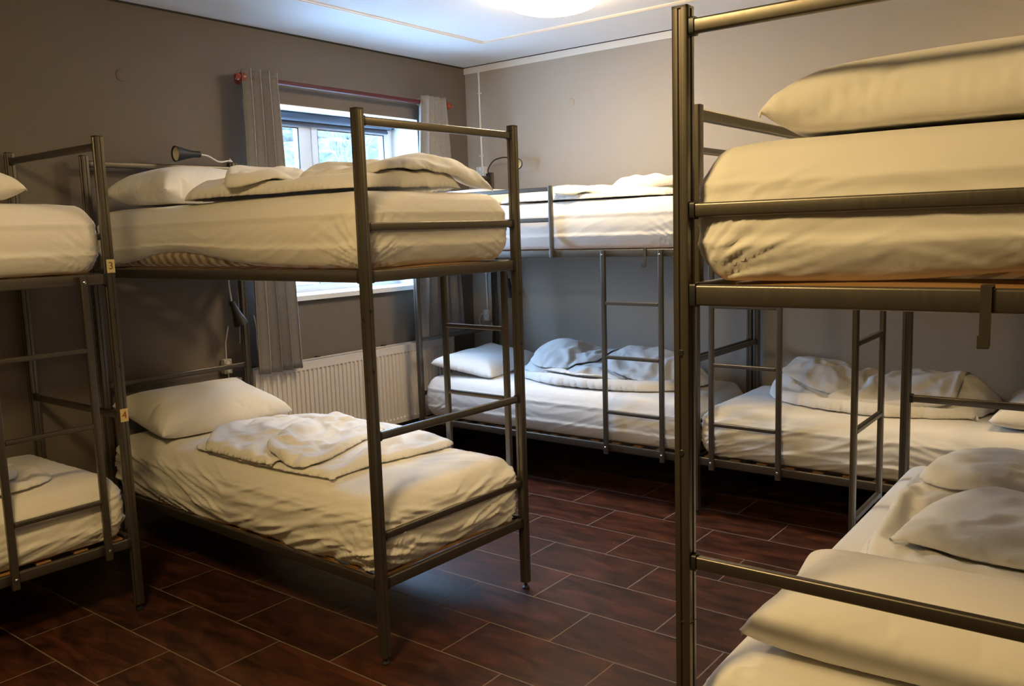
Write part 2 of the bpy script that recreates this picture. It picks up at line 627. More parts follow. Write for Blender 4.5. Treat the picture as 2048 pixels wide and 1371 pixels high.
def curtain(name, label, xt0, xt1, xb0, xb1, zbot, pleats, seed, yb=-0.105, depth=0.05, tilt=0.0, inner=False):
    rnd = random.Random(seed)
    top = RZ + 0.045
    nu, nv = 120, 46
    cxx = (xt0 + xt1) / 2
    vs, fs = [], []
    for j in range(nv + 1):
        v = j / nv
        z = top + (zbot - top) * v
        for i in range(nu + 1):
            u = i / nu
            xa = xt0 + (xt1 - xt0) * u
            xb = xb0 + (xb1 - xb0) * u
            k = v ** 1.1
            x = xa * (1 - k) + xb * k
            ph = 2 * PI * pleats * u
            ph += 0.5 * noise.noise((u * 3, v * 0.8, seed))
            amp = depth * (0.85 + 0.15 * v) * (0.85 + 0.35 * noise.noise((u * 4, seed * 3.1, 0.3)))
            y = yb + amp * 0.5 * math.sin(ph) + tilt * v + 0.008 * noise.noise((u * 6, v * 3, seed + 5))
            x += 0.010 * math.sin(2 * ph) * (0.4 + 0.6 * v)
            y = min(y, -0.012)
            vs.append((x - cxx, y - yb, z - RZ))
    for j in range(nv):
        for i in range(nu):
            a = j * (nu + 1) + i
            fs.append((a, a + 1, a + nu + 2, a + nu + 1))
    root = empty(name, (cxx, yb, RZ))
    tag(root, label, 'curtain')
    mb = MB()
    mb.add(vs, fs)
    cl = mb.build('cloth', M['curtain'], root, angle=180)
    so = cl.modifiers.new('Solidify', 'SOLIDIFY')
    so.thickness = 0.003
    if inner:
        MB().lathe([(0.018, -0.003), (0.028, -0.004), (0.028, 0.004), (0.018, 0.003), (0.018, -0.003)], (xt0 - cxx + 0.004, -0.105 - yb, 0), (0.9, 0.35, 0), 18).build('eyelet', M['brass'], root)
    return root


curtain('curtain', 'grey-beige eyelet curtain bunched at the left end of the rod beside the window', -2.135, -1.890, -2.182, -1.865, 0.815, 4, 3, yb=-0.128, depth=0.080, tilt=-0.040)
curtain('curtain', 'grey-beige eyelet curtain hanging at the right side of the window by the room corner', -0.640, -0.375, -0.835, -0.300, 0.86, 4.5, 8, yb=-0.128, depth=0.075, tilt=-0.036, inner=True)

# radiator
RX0, RX1, RZ0, RZ1 = -2.19, -0.385, 0.285, 0.838
rad = empty('radiator', ((RX0 + RX1) / 2, -0.08, RZ0))
tag(rad, 'long white ribbed panel radiator on the wall under the window', 'radiator')
rw, rh = RX1 - RX0, RZ1 - RZ0
vs, fs = [], []
xs = [0.0]
npit = 50
pit = (rw - 0.05) / npit
prof_x = [0.0, 0.025]
for k in range(npit):
    b0 = 0.025 + k * pit
    prof_x += [b0 + pit * 0.30, b0 + pit * 0.42, b0 + pit * 0.80, b0 + pit * 0.92]
prof_x += [rw - 0.025 + .0001, rw]
dep = [0, 0]
for k in range(npit):
    dep += [0, 1, 1, 0]
dep += [0, 0]
zl = [(0, 0), (0.030, 0), (0.042, 1), (rh - 0.062, 1), (rh - 0.050, 0), (rh - 0.012, 0), (rh - 0.004, 0)]
for z, g in zl:
    for x, d_ in zip(prof_x, dep):
        vs.append((x - rw / 2, -0.045 + 0.009 * g * d_, z))
nx = len(prof_x)
for j in range(len(zl) - 1):
    for i in range(nx - 1):
        a = j * nx + i
        fs.append((a, a + 1, a + nx + 1, a + nx))
mb = MB()
mb.add(vs, fs)
mb.build('front_panel', M['radiator'], rad, angle=20)
MB().box(-rw / 2 + .004, rw / 2 - .004, -0.030, 0.050, 0.01, rh - 0.03).build('rear_panel', M['radiator'], rad, smooth=False)
mb = MB()
mb.box(-rw / 2, rw / 2, -0.047, -0.030, rh - 0.008, rh)
mb.box(-rw / 2, rw / 2, 0.040, 0.056, rh - 0.008, rh)
for k in range(90):
    x = -rw / 2 + rw * (k + 0.1) / 90
    mb.box(x, x + rw / 90 * 0.35, -0.030, 0.040, rh - 0.008, rh - 0.002)
mb.build('top_grille', M['radiator'], rad, smooth=False)
for s in (-1, 1):
    x = s * rw / 2
    MB().box(min(x, x - s * .004), max(x, x - s * .004), -0.045, 0.056, 0.012, rh - 0.008).build('side_panel', M['radiator'], rad, smooth=False)
for x in (-1.62, -1.02):
    MB().box(x - 0.012 + 2.19 - rw / 2 - .0, x + 0.012 + 2.19 - rw / 2, 0.050, 0.078, rh - 0.02, rh + 0.006).build('wall_clip', M['dark'], rad, smooth=False)
for s in (-1, 1):
    MB().box(s * (rw / 2 - 0.2) - .01, s * (rw / 2 - 0.2) + .01, 0.05, 0.079, 0.05, rh - 0.05).build('wall_mount', M['radiator'], rad, smooth=False)
mb = MB()
mb.tube([(rw / 2 - 0.05, 0.0, 0.03), (rw / 2 - 0.05, 0.0, -0.285)], 0.008, 10)
mb.build('supply_pipe', M['radiator'], rad)

# wall cover discs
o = MB().lathe([(0.001, 0.006), (0.026, 0.006), (0.032, 0.003), (0.033, 0.0)], (0, 0, 0), (0, -1, 0), 28).build('wall_disc', M['wall_left'])
o.location = (-2.794, 0, 2.502)
tag(o, 'small round cover plate painted into the dark wall left of the curtain', 'wall plate')
o = MB().lathe([(0.001, 0.006), (0.022, 0.006), (0.028, 0.003), (0.029, 0.0)], (0, 0, 0), (-1, 0, 0), 28).build('wall_disc', M['wall_right'])
o.location = (0, -0.983, 2.514)
tag(o, 'small round cover plate painted into the pale right wall above the beds', 'wall plate')


# ceiling lamps
def ceiling_lamp(x, y, col, strength, label):
    r = empty('ceiling_lamp', (x, y, HC))
    tag(r, label, 'ceiling lamp')
    MB().lathe([(0.001, 0), (0.285, 0), (0.290, -0.006), (0.290, -0.022), (0.275, -0.026)], (0, 0, 0), (0, 0, 1), 48).build('base_ring', M['white'], r)
    prof = []
    for k in range(11):
        a = PI / 2 * k / 10
        prof.append((0.275 * math.cos(a), -0.024 - 0.085 * math.sin(a)))
    MB().lathe(prof, (0, 0, 0), (0, 0, 1), 48).build('glass_shade', emit_mat('lamp_glow', col, strength), r)


ceiling_lamp(-1.29, -1.74, LAMP_COL[0], LAMP_STRENGTH[0], 'round white glowing ceiling lamp over the beds by the right wall')
ceiling_lamp(-5.00, -3.0, LAMP_COL[1], LAMP_STRENGTH[1], 'round white glowing ceiling lamp over the open floor at the near left end')
ceiling_lamp(-1.45, -4.20, LAMP_COL[1], LAMP_STRENGTH[2], 'round white glowing ceiling lamp above the foreground bunk on the right')

# ------------------------------------------------------------------ outside
struct(MB().box(-30, 30, 0.45, 40, -1.0, -0.9).build('ground', M['snow'], smooth=False))


def outside_tree(name, label, x, y, h, seed, spread=1.0):
    rnd = random.Random(seed)
    root = empty(name, (x, y, -0.9))
    tag(root, label, 'tree', 'bare trees outside the window')
    mb = MB()
    tips = []

    def grow(p, d, ln, r, depth):
        pts = [p]
        q = p.copy()
        dd = d.copy()
        for k in range(3):
            dd = (dd + Vector((rnd.gauss(0, .16), rnd.gauss(0, .16), rnd.gauss(0, .10)))).normalized()
            q = q + dd * (ln / 3)
            pts.append(q.copy())
        mb.tube(pts, [r, r * .88, r * .75, r * .6], 4 if depth < 3 else 6)
        if depth == 0:
            return
        for k in range(rnd.randint(4, 5)):
            t = rnd.uniform(0.35, 1.0)
            i = min(2, int(t * 3))
            base = pts[i].lerp(pts[i + 1], t * 3 - i)
            nd = (dd + Vector((rnd.gauss(0, .75), rnd.gauss(0, .75), rnd.gauss(0.15, .55))) * spread).normalized()
            grow(base, nd, ln * rnd.uniform(.55, .75), r * .5, depth - 1)
    grow(Vector((0, 0, 0)), Vector((0, 0, 1)), h * 0.45, 0.06, 4)
    mb.build('branches', M['bark'], root)


def hedge_mat():
    m, nt, b = new_mat('hedge_frost')
    tc = nt.nodes.new('ShaderNodeTexCoord')
    no = nt.nodes.new('ShaderNodeTexNoise')
    no.inputs['Scale'].default_value = 5.0
    no.inputs['Detail'].default_value = 9
    no.inputs['Roughness'].default_value = 0.75
    cr = nt.nodes.new('ShaderNodeValToRGB')
    cr.color_ramp.elements[0].position = 0.38
    cr.color_ramp.elements[0].color = (0.022, 0.030, 0.026, 1)
    cr.color_ramp.elements[1].position = 0.62
    cr.color_ramp.elements[1].color = (0.105, 0.105, 0.085, 1)
    nt.links.new(tc.outputs['Object'], no.inputs['Vector'])
    nt.links.new(no.outputs['Fac'], cr.inputs[0])
    nt.links.new(cr.outputs[0], b.inputs['Base Color'])
    b.inputs['Roughness'].default_value = 0.95
    return m


bmh = bmesh.new()
bmesh.ops.create_icosphere(bmh, subdivisions=6, radius=1.0)
for v in bmh.verts:
    d = v.co.normalized()
    sg = lambda q: math.copysign(abs(q) ** 0.6, q)
    v.co = Vector((sg(d.x) * 8.5, sg(d.y) * 1.1, sg(d.z) * 4.2))
    v.co += d * (0.5 * noise.noise(v.co * 1.3) + 0.25 * noise.noise(v.co * 4) + 0.12 * noise.noise(v.co * 11))
    if v.co.z < -1.7:
        v.co.z = -1.7
meh = bpy.data.meshes.new('hedge')
bmh.to_mesh(meh)
bmh.free()
meh.materials.append(hedge_mat())
oh = bpy.data.objects.new('hedge', meh)
C.objects.link(oh)
oh.location = (5.6, 9.8, 0.8)
tag(oh, 'tall frosted hedge filling the view outside the window', 'hedge')

outside_tree('bare_tree', 'frosted bare tree seen through the right pane of the window', 0.4, 3.0, 4.2, 2, 0.6)
outside_tree('bare_tree', 'frosted bare tree seen through the left pane beside the curtain', -1.3, 4.2, 4.6, 5, 0.6)
outside_tree('bare_tree', 'frosted bare tree standing farther back behind the window mullion', 2.0, 4.9, 5.0, 9, 0.6)


# ------------------------------------------------------------------ bunk beds
BW, ZT, ZM, ZR, ZL1, ZL2, ZR0, BH = 0.86, 2.024, 1.652, 1.474, 0.882, 0.499, 0.315, 2.066
PS = 0.036
PP = post_profile(PS)
BAR = rrect(0.020, 0.030, 0.005)
RAIL = rrect(0.022, 0.044, 0.005)


def bunk(label, ox, oy, rz, L, ladder=None, guard=None, tags=False, seam=0.80):
    """local x across the bed 0..BW, local y from foot 0 to head L"""
    root = empty('bunk_bed', (ox, oy, 0), rz)
    tag(root, label, 'bunk bed')
    h = PS / 2
    for (px, py) in ((0, 0), (BW, 0), (0, L), (BW, L)):
        mb = MB()
        mb.prism(PP, (px, py, 0.03), (px, py, seam - .0008), (0, 1, 0))
        mb.prism([(a * .93, b * .93) for a, b in rrect(PS, PS)], (px, py, seam - .002), (px, py, seam + .002), (0, 1, 0))
        mb.prism(PP, (px, py, seam + .0008), (px, py, BH - 0.004), (0, 1, 0))
        post = mb.build('post', M['steel'], root)
        MB().prism(rrect(PS, PS, .004), (px, py, BH - 0.005), (px, py, BH), (0, 1, 0)).build('post_cap', M['dark'], post)
        mb = MB()
        mb.lathe([(0.001, 0.0), (0.016, 0.0), (0.017, 0.006), (0.008, 0.012), (0.007, 0.032)], (px, py, 0), (0, 0, 1), 16)
        mb.build('levelling_foot', M['dark'], post)
        for zz in (1.32, 1.10):
            MB().lathe([(0.001, 0.0012), (0.006, 0.0012), (0.0075, 0.0), (0.001, -0.001)], (px - h * (1 if px == 0 else -1), py, zz), (-1 if px == 0 else 1, 0, 0), 12).build('hole_plug', M['dark'], post)
            MB().lathe([(0.001, 0.0012), (0.006, 0.0012), (0.0075, 0.0), (0.001, -0.001)], (px, py - h * (1 if py == 0 else -1), zz + .03), (0, -1 if py == 0 else 1, 0), 12).build('hole_plug', M['dark'], post)
        if tags and px == 0 and py == 0:
            for zc, glyph, mt in ((1.527, '3', M['ink']), (0.885, '4', M['inkred'])):
                # the face seen from the room is local -x (world -y)
                tg = MB().box(-h - 0.0012, -h + 0.002, -0.017, 0.017, zc - 0.028, zc + 0.028).build('number_sticker', M['tag'], post, smooth=False)
                cu = bpy.data.curves.new('numeral', 'FONT')
                cu.body = glyph
                cu.size = 0.044
                cu.align_x = 'CENTER'
                cu.align_y = 'CENTER'
                cu.extrude = 0.0004
                tmp = bpy.data.objects.new('tmp', cu)
                C.objects.link(tmp)
                dg = bpy.context.evaluated_depsgraph_get()
                me = bpy.data.meshes.new_from_object(tmp.evaluated_get(dg))
                bpy.data.objects.remove(tmp)
                me.materials.clear()
                me.materials.append(mt)
                t_ = bpy.data.objects.new('numeral', me)
                C.objects.link(t_)
                t_.parent = tg
                t_.location = (-h - 0.0018, 0, zc)
                t_.rotation_euler = (PI / 2, 0, -PI / 2)
    # end bars and end rails
    for py in (0, L):
        for z in (ZT, ZM, ZL1, ZL2):
            bar = MB().prism(BAR, (h + .001, py, z), (BW - h - .001, py, z)).build('cross_bar', M['steel'], root)
            for x0 in (h, BW - h - 0.011):
                MB().prism(rrect(0.026, 0.037, 0.006), (x0, py, z), (x0 + 0.011, py, z)).build('joint_collar', M['dark'], bar)
        for z in (ZR, ZR0):
            bar = MB().prism(RAIL, (h + .001, py, z), (BW - h - .001, py, z)).build('end_rail', M['steel'], root)
            for x0 in (h, BW - h - 0.013):
                MB().prism(rrect(0.028, 0.050, 0.005), (x0, py, z), (x0 + 0.013, py, z)).build('joint_collar', M['dark'], bar)
    for px in (0, BW):
        for z in (ZR, ZR0):
            bar = MB().prism(RAIL, (px, h + .001, z), (px, L - h - .001, z)).build('side_rail', M['steel'], root)
            for y0 in (h, L - h - 0.013):
                MB().prism(rrect(0.028, 0.050, 0.005), (px, y0, z), (px, y0 + 0.013, z)).build('joint_collar', M['dark'], bar)
    # slatted bases: curved beech slats in two side strips
    for z in (ZR, ZR0):
        mb = MB()
        zz = z + 0.006
        n = 14
        for k in range(n):
            yc = 0.055 + (L - 0.11) * k / (n - 1)
            for i in range(8):
                a, b2 = i / 8, (i + 1) / 8
                xa, xb = 0.042 + (BW - .084) * a, 0.042 + (BW - .084) * b2
                za, zc_ = zz + 0.012 * math.sin(PI * a), zz + 0.012 * math.sin(PI * b2)
                mb.add([(xa, yc - .028, za), (xb, yc - .028, zc_), (xb, yc + .028, zc_), (xa, yc + .028, za),
                        (xa, yc - .028, za + .009), (xb, yc - .028, zc_ + .009), (xb, yc + .028, zc_ + .009), (xa, yc + .028, za + .009)],
                       [(0, 3, 2, 1), (4, 5, 6, 7), (0, 1, 5, 4), (2, 3, 7, 6), (1, 2, 6, 5), (0, 4, 7, 3)])
        for x0 in (0.016, BW - 0.050):
            mb.box(x0, x0 + 0.034, 0.022, L - 0.022, z - .014, z + 0.002)
        mb.build('slatted_base', M['wood'], root, smooth=False)
    if ladder:
        side, y0 = ladder         # side -1: local x=0 face, +1: x=BW face; y0 = foot-end rail
        xx = -0.032 if side < 0 else BW + 0.032
        y1 = y0 + 0.375
        s = -1 if side < 0 else 1
        for yy in (y0, y1):
            rl = MB().prism(rrect(0.030, 0.020, 0.005), (xx, yy, ZR0 - 0.035), (xx, yy, ZR + 0.018), (1, 0, 0)).build('ladder_rail', M['steel'], root)
            for z in (ZR - 0.008, ZR0 + 0.006):
                MB().tube([(xx - s * 0.022, yy, z), (xx + s * 0.0125, yy, z), (xx + s * 0.0135, yy, z), (xx + s * .016, yy, z)], [0.005, 0.005, 0.0065, 0.003], 12).build('bolt', M['chrome'], rl)
        for z in (1.185, 0.866, 0.537):
            MB().prism(rrect(0.020, 0.020, 0.004), (xx, y0 + 0.0155, z), (xx, y1 - 0.0155, z)).build('ladder_rung', M['steel'], root)
    if guard:
        side, ya, yb_ = guard
        xx = -0.024 if side < 0 else BW + 0.024
        for yy in (ya, yb_):
            MB().prism(rrect(0.024, 0.024, 0.004), (xx, yy, ZR - 0.022), (xx, yy, 1.884), (0, 1, 0)).build('guard_post', M['steel'], root)
        for z in (1.864, 1.680):
            MB().prism(rrect(0.018, 0.026, 0.004), (xx, ya + .012, z), (xx, yb_ - .012, z)).build('guard_bar', M['steel'], root)
    return root


def world_of(root, p):
    a = root.rotation_euler[2]
    x, y = p[0], p[1]
    return Vector((root.location.x + x * math.cos(a) - y * math.sin(a), root.location.y + x * math.sin(a) + y * math.cos(a), p[2]))


ra = math.radians
bedB = bunk('steel bunk bed in the middle left, its head against the dark window wall',
            -3.135, -2.169, ra(-1.63), 2.095, ladder=(1, 0.10))
bedC = bunk('steel bunk bed along the pale right wall nearest the window corner', -0.926, -2.347, 0.0, 2.07, ladder=(-1, 0.152), guard=(-1, 0.895, 1.99))
bedD = bunk('steel bunk bed along the pale right wall, seen under the foreground bunk', -0.066, -2.392, PI, 2.08, ladder=(1, 0.105), guard=(1, 0.90, 2.0))
bedA = bunk('steel bunk bed at the left edge with two yellow number stickers on its post', -3.417, -0.895, PI / 2 + ra(-0.434), 2.10,
            ladder=(-1, 0.128), tags=True, seam=0.855)
aE = PI / 2 + ra(1.09)
LE = 2.10
# head-side room post stands at (-3.581,-3.649)
exd = Vector((math.cos(aE), math.sin(aE)))
eyd = Vector((-math.sin(aE), math.cos(aE)))
eo = Vector((-3.581, -3.649)) - exd * BW - eyd * LE
bedE = bunk('steel bunk bed in the right foreground, cut off by the picture edge', eo.x, eo.y, aE, LE, ladder=(1, 0.275), guard=(1, 0.95, LE - 0.118), seam=0.742)


# ------------------------------------------------------------------ bedding
def wrinkle(p, ang, seed, fl=2.2, fc=13.0, warp=0.5):
    """ridged folds running along direction ang"""
    ca, sa = math.cos(ang), math.sin(ang)
    a = p[0] * ca + p[1] * sa
    b_ = -p[0] * sa + p[1] * ca
    w = warp * noise.noise((a * 1.7, b_ * 1.7, seed))
    n = noise.noise((a * fl + w, (b_ + 0.12 * w) * fc, p[2] * 2.0 + seed * 1.7))
    return 1.0 - min(1.0, abs(n) * 2.6)


def finish(me, name, mat, parent=None):
    me.materials.clear()
    me.materials.append(mat)
    me.shade_smooth()
    o = bpy.data.objects.new(name, me)
    C.objects.link(o)
    if parent:
        o.parent = parent
    return o


MT = 0.285          # mattress height


def mattress(root, z0, label, seed, L, wr=1.0, hem=None, sag=0.0, w=0.850, inset=0.012):
    """core with striped ticking and a fitted sheet over it"""
    LM = L - 2 * inset
    cyy = L / 2
    cen = world_of(root, (BW / 2, cyy, z0))
    core = empty('mattress', cen, root.rotation_euler[2])
    tag(core, label, 'mattress')
    hw, hl = w / 2, LM / 2
    rc = 0.085

    def peri(n_side_x, n_side_y, n_c):
        pts = []
        hx, hy = hw - rc, hl - rc
        for (cx_, cy_, a0, nx_, dx, dy) in ((hx, -hy, -90, n_side_y, 0, 1), (hx, hy, 0, n_side_x, -1, 0), (-hx, hy, 90, n_side_y, 0, -1), (-hx, -hy, 180, n_side_x, 1, 0)):
            for i in range(n_c):
                a = math.radians(a0 + 90 * i / n_c)
                pts.append((cx_ + rc * math.cos(a), cy_ + rc * math.sin(a), math.cos(a), math.sin(a)))
            a = math.radians(a0 + 90)
            ln = 2 * (hy if dy else hx)
            for i in range(nx_):
                t = i / nx_
                pts.append((cx_ + rc * math.cos(a) + dx * ln * t, cy_ + rc * math.sin(a) + dy * ln * t, math.cos(a), math.sin(a)))
        return pts
    P = peri(100, 230, 18)
    n = len(P)
    # ---- core
    vs, fs = [], []
    prof = [(0.0, -0.085), (0.012, -0.062), (0.05, -0.036), (MT - 0.09, -0.030), (MT - .03, -0.07)]
    for z, o_ in prof:
        for x, y, nx_, ny_ in P:
            vs.append((x + nx_ * o_, y + ny_ * o_, z))
    for k in range(len(prof) - 1):
        for i in range(n):
            j = (i + 1) % n
            fs.append((k * n + i, k * n + j, (k + 1) * n + j, (k + 1) * n + i))
    fs.append(tuple(range(n - 1, -1, -1)))
    fs.append(tuple(range((len(prof) - 1) * n, len(prof) * n)))
    MB().add(vs, fs).build('mattress_core', M['ticking'], core)
    # ---- sheet
    rings = [(-0.004, -0.050), (0.004, -0.036), (0.014, -0.026), (0.030, -0.016), (0.046, -0.007), (0.060, -0.001), (0.070, 0.003), (0.078, 0.003),
             (0.090, 0.001), (0.106, 0.003), (0.124, 0.005), (0.142, 0.005), (0.160, 0.004), (0.176, 0.002), (0.188, 0.003), (0.198, 0.003),
             (0.208, -0.003), (0.221, -0.010), (0.234, -0.018), (0.247, -0.027), (0.258, -0.037), (0.268, -0.050), (0.275, -0.066)]
    fine = []
    for (za, oa), (zb2, ob2) in zip(rings[:-1], rings[1:]):
        fine += [(za, oa), ((za + zb2) / 2, (oa + ob2) / 2)]
    rings = fine + [rings[-1]]
    inner = [0.095, 0.13, 0.18, 0.24, 0.31, 0.39]
    vs, fs = [], []
    off = seed * 3.7
    for z, o_ in rings:
        t = z / MT
        for idx, (x, y, nx_, ny_) in enumerate(P):
            # corner closeness
            dc = math.hypot(abs(x) - hw, abs(y) - hl)
            cor = math.exp(-(dc / 0.22) ** 2)
            s_along = y if abs(nx_) > abs(ny_) else x
            zz = z
            xx, yy = x + nx_ * o_, y + ny_ * o_
            side = 1 if t < 0.78 else 0.35 if t < 0.93 else 0.12
            # slanting pulls along the side, denser at corners
            sl = s_along * (1 if (x * y) > 0 else -1)
            f1 = noise.noise((s_along * 3.0 + off, z * 26.0 + sl * 7.0, off))
            f2 = noise.noise((s_along * 7.0 - off, z * 55.0 + sl * 14.0, off + 3))
            f3 = noise.noise((s_along * 26.0, z * 9.0, off + 9))
            gen = max(0.0, wr - 0.45)
            d = ((1 - min(1, abs(f1) * 3.0)) * 0.0060 + (1 - min(1, abs(f2) * 3.0)) * 0.0032 * (0.4 + cor)) * gen
            # fan of tight pulls running out of each lower corner
            rr_ = math.hypot(dc, z - 0.01)
            an_ = math.atan2(z + 0.015, dc + 0.02)
            fan = noise.noise((an_ * 13.0 + off, rr_ * 2.5, off + 2)) + 0.6 * noise.noise((an_ * 30.0, rr_ * 3.0, off + 6))
            d += (1 - min(1, abs(fan) * 2.4)) * 0.0085 * math.exp(-(rr_ / 0.21) ** 2) * min(1.0, (rr_ / 0.09) ** 2)
            low = 1.25 - 0.75 * t
            dd = d * side * low
            # slow undulation
            dd += 0.006 * noise.noise((x * 1.8 + off, y * 1.8, z * 3.0)) * (1 if side == 1 else .4)
            xx += nx_ * dd
            yy += ny_ * dd
            if hem and t < 0.45:
                hs = hem(x, y, nx_, ny_)
                zz = zz + (hs) * (1 - t / 0.45)
            if sag > 0 and t < 0.4:
                zz -= sag * (1 - t / 0.4) * (0.55 + 0.6 * noise.noise((x * 2.2, y * 2.2, off)))
            if t > 0.9:
                zz += 0.004 * noise.noise((x * 2.5, y * 2.5, off)) + 0.002 * (wrinkle((x, y, 0), 0.4 + seed, off) - .5)
            vs.append((xx, yy, zz))
    k0 = len(rings)
    for q in inner:
        for (x, y, nx_, ny_) in P:
            cy_ = max(-hl + hw, min(hl - hw, y))
            lx, ly = x - 0, y - cy_
            f = max(0.02, 1 - q / hw * 1.0) if q < 0.385 else 0.02
            xx, yy = lx * f, cy_ + ly * f
            zz = MT - 0.004 * math.exp(-(q - 0.095) / 0.03) + 0.004 * (q / 0.4) + 0.005 * noise.noise((xx * 2.5, yy * 2.5, off)) + 0.0025 * (wrinkle((xx, yy, 0), 0.4 + seed, off) - .5) * wr
            vs.append((xx, yy, zz))
    nr = len(rings) + len(inner)
    for k in range(nr - 1):
        for i in range(n):
            j = (i + 1) % n
            fs.append((k * n + i, k * n + j, (k + 1) * n + j, (k + 1) * n + i))
    fs.append(tuple(range((nr - 1) * n, nr * n)))
    sh = MB().add(vs, fs).build('fitted_sheet', M['sheet'], core, angle=180)
    return core


def catmull(poly, per=16):
    n = len(poly)
    P = []
    for i in range(n):
        q = [Vector(poly[(i + j) % n]) for j in (-1, 0, 1, 2)]
        for k in range(per):
            f = k / per
            P.append(0.5 * ((2 * q[1]) + (-q[0] + q[2]) * f + (2 * q[0] - 5 * q[1] + 4 * q[2] - q[3]) * f * f + (-q[0] + 3 * q[1] - 3 * q[2] + q[3]) * f ** 3))
    return P


def resample(P, step):
    L = [0.0]
    for a, b_ in zip(P, P[1:] + P[:1]):
        L.append(L[-1] + (b_ - a).length)
    N = max(8, int(L[-1] / step))
    out, j = [], 0
    for k in range(N):
        t = L[-1] * k / N
        while L[j + 1] < t:
            j += 1
        f = (t - L[j]) / max(1e-9, L[j + 1] - L[j])
        out.append(P[j].lerp(P[(j + 1) % len(P)], f))
    return out


def inside_poly(x, y, P):
    c = False
    n = len(P)
    for i in range(n):
        a, b_ = P[i], P[(i + 1) % n]
        if (a.y > y) != (b_.y > y) and x < (b_.x - a.x) * (y - a.y) / (b_.y - a.y) + a.x:
            c = not c
    return c


def slab(poly, t, step, vs, fs, rest, pin, seed, k, pinned, rimz=0.012, hills=()):
    """two sheets of cloth sewn along the outline; the upper one is cut k times too large"""
    R = resample(catmull(poly), step)
    pts = [Vector((p.x, p.y)) for p in R]
    nb = len(pts)
    A = np.array([[p.x, p.y, 1] for p in R])
    co = np.linalg.lstsq(A, np.array([p.z for p in R]), rcond=None)[0]
    rnd = random.Random(seed)
    arr = np.array([[p.x, p.y] for p in R])
    inner = []
    y, r = arr[:, 1].min(), 0
    while y < arr[:, 1].max():
        x = arr[:, 0].min() + (step / 2 if r % 2 else 0)
        while x < arr[:, 0].max():
            if inside_poly(x, y, R) and np.hypot(arr[:, 0] - x, arr[:, 1] - y).min() > step * .6:
                inner.append(Vector((x + rnd.uniform(-.1, .1) * step, y + rnd.uniform(-.1, .1) * step)))
            x += step
        y += step * .866
        r += 1
    res = delaunay_2d_cdt(pts + inner, [], [list(range(nb))], 1, 1e-6)
    V, F = res[0], res[2]
    o = len(vs)
    cxm = sum(v.x for v in V) / len(V)
    cym = sum(v.y for v in V) / len(V)
    rims = [float(np.hypot(arr[:, 0] - v.x, arr[:, 1] - v.y).min()) for v in V]
    bot = {}

    def hill(v, d):
        h = 0.0
        for hx, hy, ra_, rb_, an_, hh in hills:
            dx, dy = v.x - hx, v.y - hy
            a_ = (dx * math.cos(an_) + dy * math.sin(an_)) / ra_
            c_ = (-dx * math.sin(an_) + dy * math.cos(an_)) / rb_
            h = max(h, hh * math.exp(-(a_ * a_ + c_ * c_) ** 1.3))
        return h * min(1.0, d / 0.09)
    for i, v in enumerate(V):
        zb_ = co[0] * v.x + co[1] * v.y + co[2]
        d = rims[i]
        h = t * min(1, d / 0.10) ** .6 if d > 1e-5 else 0
        e_ = min(1, d / .05) * .014 if k > 1.01 else 0.0
        vs.append((v.x, v.y, zb_ + rimz + h + hill(v, d) + e_ * noise.noise((v.x * 7, v.y * 7, seed)) + e_ * noise.noise((v.x * 15, v.y * 15, seed))))
        rest.append((cxm + (v.x - cxm) * k, cym + (v.y - cym) * k, zb_))
        if pinned and d <= 1e-5:
            pin.append(o + i)
    for i, v in enumerate(V):
        zb_ = co[0] * v.x + co[1] * v.y + co[2]
        if rims[i] <= 1e-5:
            bot[i] = o + i
        else:
            bot[i] = len(vs)
            h = t * min(1, rims[i] / 0.10) ** .6
            vs.append((v.x, v.y, zb_ + ((0.004 + hill(v, rims[i]) * .95) if pinned else rimz - h * .3)))
            rest.append(vs[-1])
            if pinned:
                pin.append(bot[i])
    for f in F:
        fs.append([o + i for i in f])
        fs.append([bot[i] for i in reversed(f)])


JOBS = []


def cloth_job(name, label, cat, mat, vs, fs, rest, pin, pressure, bend, selfcol, compress=5.0, post=None):
    me = bpy.data.meshes.new(name)
    me.from_pydata(vs, [], fs)
    me.update()
    o = bpy.data.objects.new('sim_' + name, me)
    C.objects.link(o)
    o.shape_key_add(name='Basis')
    sk = o.shape_key_add(name='cut')
    for i, c in enumerate(rest):
        sk.data[i].co = c
    m = o.modifiers.new('c', 'CLOTH')
    q = m.settings
    q.quality = 6
    q.mass = 0.25
    q.tension_stiffness = 15
    q.compression_stiffness = compress
    q.shear_stiffness = 5
    q.bending_stiffness = bend
    q.use_pressure = True
    q.uniform_pressure_force = pressure
    q.air_damping = 2
    q.rest_shape_key = sk
    if pin:
        vg = o.vertex_groups.new(name='pin')
        vg.add(pin, 1, 'REPLACE')
        q.vertex_group_mass = 'pin'
    cs = m.collision_settings
    cs.use_self_collision = selfcol
    cs.self_distance_min = .004
    cs.distance_min = .004
    cs.collision_quality = 3
    cs.self_friction = 8
    JOBS.append((o, name, label, cat, mat, post))


